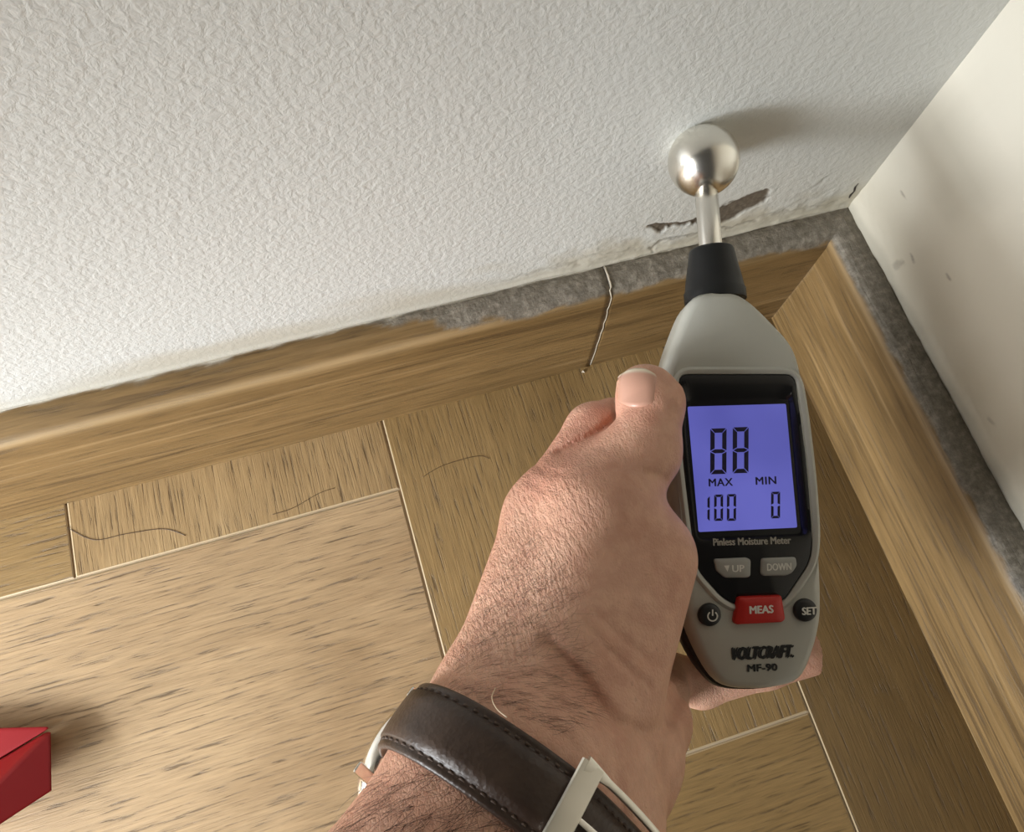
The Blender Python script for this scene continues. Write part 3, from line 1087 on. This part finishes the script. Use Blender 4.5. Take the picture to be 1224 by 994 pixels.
for i in range(len(bd)):
    j = (i + 1) % len(bd); Fc.append((bd[i], bd[j], bd[j] + off, bd[i] + off))
nail = mesh('thumbnail', to_person(V), Fc, M['nail'], person, True)
tp = np.clip(sstep(.80, .90, vv_ - .06 * (1 - np.abs(uu_) ** 2)), 0, 1)
put_attr(nail.data, 'tip', np.concatenate([tp.ravel(), tp.ravel()]))
tag(nail, 'pale pink thumbnail')


# arm hair
def hairs(name, n, region, ang, lenmm, r, mat, curl=.5, lift=.35):
    P0 = []
    while len(P0) < n:
        x = rng.uniform(region[:, 0].min(), region[:, 0].max()); y = rng.uniform(region[:, 1].min(), region[:, 1].max())
        c_ = False
        for i in range(len(region)):
            a_, b2 = region[i], region[i - 1]
            if (a_[1] > y) != (b2[1] > y) and x < (b2[0] - a_[0]) * (y - a_[1]) / (b2[1] - a_[1]) + a_[0]: c_ = not c_
        if c_: P0.append((x, y))
    P0 = np.array(P0)
    Q, ok = march(P0[:, 0], P0[:, 1]); Q = Q[ok]; P0 = P0[ok]
    Nn = sdf_normal(Q)
    V = []; Fc = []
    sd = 3
    for i in range(len(Q)):
        a_ = ang(P0[i]) + rng.normal(0, .38)
        d = np.array([math.cos(a_), -math.sin(a_), 0.0]); d = d - Nn[i] * (d @ Nn[i]); d /= np.linalg.norm(d) + 1e-9
        side = np.cross(Nn[i], d)
        Lh = lenmm * rng.uniform(.5, 1.25); cu = rng.normal(0, curl)
        pp = []
        for k in range(6):
            t_ = k / 5
            pp.append(Q[i] + d * Lh * t_ + side * cu * Lh * t_ * t_ * .5 + Nn[i] * (lift * Lh * t_ * (1 - .75 * t_) - .1))
        b = len(V)
        for k in range(6):
            rr = r * (1 - .75 * k / 5)
            for s_ in range(sd):
                an = 2 * math.pi * s_ / sd
                V.append(pp[k] + rr * (math.cos(an) * side + math.sin(an) * Nn[i]))
        for k in range(5):
            for s_ in range(sd):
                j = (s_ + 1) % sd
                Fc.append((b + k * sd + s_, b + k * sd + j, b + (k + 1) * sd + j, b + (k + 1) * sd + s_))
    o = mesh(name, to_person(np.array(V)), Fc, mat, person, True)
    tag(o, kind='stuff')
    return o


reg1 = np.array([(405, 1010), (440, 930), (500, 905), (560, 925), (610, 960), (650, 1010)])
hairs('arm_hair', 250, reg1, lambda p: 2.4 + (p[0] - 520) * .004, 9.5, .045, M['hair'])
reg2 = np.array([(515, 850), (545, 780), (585, 690), (630, 640), (680, 690), (690, 780), (720, 850), (660, 880), (590, 842)])
hairs('hand_hair', 800, reg2, lambda p: -.35 + (p[1] - 700) * .002, 5.8, .031, M['hair'], lift=.18)

# ---------------------------------------------------------------- wristwatch
ax1 = P3(640, 940, .1895) - P3(475, 1230, .1615); ax1 /= np.linalg.norm(ax1)     # towards the hand
WC = P3(622, 968, .1918)
e1 = np.cross(ax1, [0, 0, 1.0]); e1 /= np.linalg.norm(e1)        # to the right in the picture
if e1[0] < 0: e1 = -e1
e2 = np.cross(e1, ax1)
if e2[2] < 0: e2 = -e2                                            # towards the viewer
NT_ = 160
TH_ = np.linspace(0, 2 * math.pi, NT_, endpoint=False)
arm = lambda P: hand_sdf(P, True)
rad = np.zeros(NT_)
for s in np.linspace(-11, 11, 7):
    r_ = np.full(NT_, 50.0)
    dirs = np.cos(TH_)[:, None] * e1 + np.sin(TH_)[:, None] * e2
    for _ in range(40):
        r_ = r_ - arm(WC + ax1 * s + dirs * r_[:, None]) * .8
    rad = np.maximum(rad, r_)
for _ in range(12): rad = .25 * np.roll(rad, 1) + .5 * rad + .25 * np.roll(rad, -1)


def ringp(th, s, h):
    """point on the strap: angle, place across its width (mm), height above the skin (mm)"""
    th = np.asarray(th, float)
    r_ = np.interp(th % (2 * math.pi), np.append(TH_, 2 * math.pi), np.append(rad, rad[0])) + .5
    d = np.cos(th)[..., None] * e1 + np.sin(th)[..., None] * e2
    return WC + ax1 * np.asarray(s, float)[..., None] + d * (r_ + h)[..., None]


watch = empty('wristwatch', tuple(wp(628, 952, .19)))
tag(watch, 'steel watch on a dark brown stitched leather strap round the wrist', 'watch')
WO = np.array(watch.location)
tw = lambda P: (P / 1000.0) @ CRn.T + CLn - WO
HWD = 8.7
prof = [(-HWD, .0), (-HWD - .1, .5), (-HWD, 1.3), (-HWD + .5, 1.7), (-HWD + 1.2, 1.75), (-HWD + 1.9, 1.55), (-HWD + 2.6, 2.1), (-6, 2.6), (-3, 2.85), (0, 2.9), (3, 2.85), (6, 2.6), (HWD - 2.6, 2.1), (HWD - 1.9, 1.55), (HWD - 1.2, 1.75), (HWD - .5, 1.7), (HWD, 1.3), (HWD + .1, .5), (HWD, 0)]
tt = np.linspace(0, 2 * math.pi, 180, endpoint=False)
V = []; Fc = []
m = len(prof)
for a_ in tt:
    for s, h in prof: V.append(ringp(a_, s, h))
n = len(tt)
for i in range(n):
    for k in range(m):
        j = (i + 1) % n; l_ = (k + 1) % m
        Fc.append((i * m + k, i * m + l_, j * m + l_, j * m + k))
strap = mesh('strap', tw(np.array(V)), Fc, M['leather'], watch, True); fix_normals(strap)
# stitches along both edges
V = []; Fc = []
for side in (-1, 1):
    s = side * (HWD - 1.9)
    nst = 78
    for i in range(nst):
        a0 = 2 * math.pi * i / nst; a1 = a0 + 2 * math.pi / nst * .66
        b = len(V)
        for aa, hh in ((a0, 1.3), (a0 + (a1 - a0) * .25, 1.95), (a0 + (a1 - a0) * .75, 1.95), (a1, 1.3)):
            for ds in (-.28, .28):
                for dh in (0, -.4): V.append(ringp(aa, s + ds, hh + dh))
        for k in range(3):
            p = b + 4 * k
            Fc += [(p, p + 2, p + 6, p + 4), (p, p + 4, p + 5, p + 1), (p + 2, p + 3, p + 7, p + 6)]
tag(mesh('stitching', tw(np.array(V)), Fc, M['thread'], watch, True), kind='stuff')


def rbar(name, pts, parent, mat, sides=10):
    """swept flattened bar; pts: (theta, s, h, half width along theta in mm, half thickness)"""
    V = []; Fc = []
    C_ = [ringp(np.array(a_), np.array(s), np.array(h)) for a_, s, h, _, _ in pts]
    n = len(pts)
    for i in range(n):
        tg = C_[min(i + 1, n - 1)] - C_[max(i - 1, 0)]; tg /= np.linalg.norm(tg)
        d = math.cos(pts[i][0]) * e1 + math.sin(pts[i][0]) * e2
        sd_ = np.cross(tg, d); sd_ /= np.linalg.norm(sd_); up = np.cross(sd_, tg)
        for k in range(sides):
            an = 2 * math.pi * k / sides
            c_, s_ = math.cos(an), math.sin(an)
            c_ = math.copysign(abs(c_) ** .5, c_); s_ = math.copysign(abs(s_) ** .5, s_)
            V.append(C_[i] + sd_ * c_ * pts[i][3] + up * s_ * pts[i][4])
    for i in range(n - 1):
        for k in range(sides):
            j = (k + 1) % sides; Fc.append((i * sides + k, i * sides + j, (i + 1) * sides + j, (i + 1) * sides + k))
    Fc.append(tuple(range(sides))); Fc.append(tuple(range((n - 1) * sides, n * sides))[::-1])
    o = mesh(name, tw(np.array(V)), Fc, mat, parent, True); fix_normals(o)
    try: o.data.set_sharp_from_angle(angle=math.radians(50))
    except Exception: pass
    return o


TB = 1.60                                   # where the buckle's outer bar crosses the strap
bk = rbar('buckle', [(TB, s, 4.0 + .5 * (1 - abs(s) / 11), 2.9, .8) for s in np.linspace(-11.6, 11.0, 14)], watch, M['buckle'])
tag(bk, 'satin steel buckle')
for side in (-1, 1):
    rbar('buckle_arm', [(a_, side * 10.2, 4.1 - .8 * (TB - a_), .8 + .9 * max(0, 1 - (TB - a_) * 6), .8) for a_ in np.linspace(TB + .05, TB - .98, 16)], bk, M['buckle'])
rbar('buckle_arm', [(TB - .96, s, 3.2, .8, .8) for s in np.linspace(-10.4, 10.4, 6)], bk, M['buckle'])
rbar('buckle_pin', [(a_, 0.0, 4.2 + .7 * math.sin((a_ - TB + .94) / .96 * math.pi) ** .5 if 0 < (a_ - TB + .94) < .96 else 4.0, .75, .6) for a_ in np.linspace(TB - .94, TB + .02, 14)], bk, M['metal'])

# case on the back of the wrist
TCASE = 4.05
cc = ringp(np.array(TCASE), np.array(-3.0), np.array(4.2))
dn = math.cos(TCASE) * e1 + math.sin(TCASE) * e2
tn = np.cross(ax1, dn)
V = []; Fc = []
ns = 64
cp = [(17.0, -4.2), (18.6, -3.2), (19.6, -1.5), (19.8, .8), (19.2, 2.4), (18.4, 3.2), (17.2, 3.8), (16.5, 3.6)]
for r_, h in cp:
    for k in range(ns):
        an = 2 * math.pi * k / ns
        V.append(cc + ax1 * math.cos(an) * r_ + tn * math.sin(an) * r_ + dn * h)
for i in range(len(cp) - 1):
    for k in range(ns):
        j = (k + 1) % ns; Fc.append((i * ns + k, i * ns + j, (i + 1) * ns + j, (i + 1) * ns + k))
Fc.append(tuple(range(ns))); Fc.append(tuple(range((len(cp) - 1) * ns, len(cp) * ns))[::-1])
case = mesh('watch_case', tw(np.array(V)), Fc, M['metal'], watch, True); fix_normals(case)
tag(case, 'polished steel case')
V = []
for sa in (-1, 1):
    for sb in (-1, 1):
        b = len(V)
        for x in (12, 23):
            for y in (9.5, 12.5):
                for z in (-3.5, .5 if x == 12 else -2.2):
                    V.append(cc + ax1 * sb * y + tn * sa * x + dn * z)
Fc = []
for b in range(0, 32, 8):
    for q_ in ((0, 1, 3, 2), (4, 6, 7, 5), (0, 4, 5, 1), (2, 3, 7, 6), (0, 2, 6, 4), (1, 5, 7, 3)): Fc.append(tuple(b + k for k in q_))
for i in range(4):
    o = mesh('lug', tw(np.array(V[i * 8:i * 8 + 8])), Fc[:6], M['metal'], case); fix_normals(o); bevel(o, .0006)

# ---------------------------------------------------------------- loose strands
def strand(name, pix, d, r, mat, label, ax=None):
    if ax is None: P = [wp(x, y, dd) for (x, y), dd in zip(pix, d)]
    else: P = [on_plane(x, y, 2, .00022) for x, y in pix]
    P = np.array(P)
    # smooth
    Q = []
    for i in range(len(P) - 1):
        p0, p1, p2, p3 = P[max(i - 1, 0)], P[i], P[i + 1], P[min(i + 2, len(P) - 1)]
        for k in range(6):
            t_ = k / 6
            Q.append(.5 * (2 * p1 + (p2 - p0) * t_ + (2 * p0 - 5 * p1 + 4 * p2 - p3) * t_ ** 2 + (3 * p1 - p0 - 3 * p2 + p3) * t_ ** 3))
    Q.append(P[-1])
    o = tube_pts(Q, r, 5, name, mat); tag(o, label, 'hair')
    return o


strand('hair_strand', [(80, 630), (112, 645), (150, 638), (195, 632), (222, 640)], None, .00013, M['hair'], 'dark curly hair lying across a plank groove by the left skirting', 2)
strand('hair_strand', [(505, 570), (530, 556), (570, 545), (585, 548)], None, .00011, M['hair'], 'short dark hair lying on the narrow plank right of the long groove', 2)
strand('hair_strand', [(325, 615), (350, 607), (380, 590), (400, 583)], None, .00011, M['hair'], 'fine dark hair lying on the short cross-grained plank near its lower joint', 2)
bp, _ = march([592, 589, 593, 605], [822, 832, 845, 856])
strand('bristle', [(592, 822), (588, 834), (594, 847), (606, 857)], [-bp[0][2] / 1000 - .0005, -bp[1][2] / 1000 - .005, -bp[2][2] / 1000 - .0065, -bp[3][2] / 1000 - .0065], .00012, M['pale_hair'],
       'pale curved bristle caught on the upper edge of the watch strap')

# ---------------------------------------------------------------- red thing at the lower left
def pz(px, py, z): return on_plane(px, py, 2, z)


rb = empty('tool_case', tuple(pz(-60, 930, 0.0)))
tag(rb, 'glossy red plastic tool case end lying on the floor at the lower left', 'tool case')
RO = np.array(rb.location)


def hull(name, pts, bw):
    bm = bmesh.new()
    for p in pts: bm.verts.new(tuple(np.array(p) - RO))
    bmesh.ops.convex_hull(bm, input=bm.verts)
    me = bpy.data.meshes.new(name); bm.to_mesh(me); bm.free()
    o = link(name, me, M['red'], rb)
    return bevel(o, bw, 4)


hull('tray', [pz(62, 868, .009), pz(-150, 995, .010), pz(-190, 874, .010), pz(56, 872, .0), pz(-150, 1000, .0), pz(-190, 880, .0)], .0016)
hull('lid', [pz(62.5, 869, .0088), pz(-150, 996, .0098), pz(64, 945, .016), pz(-150, 1085, .040), pz(40, 890, .001), pz(30, 920, .001), pz(-150, 1030, .001)], .0016)
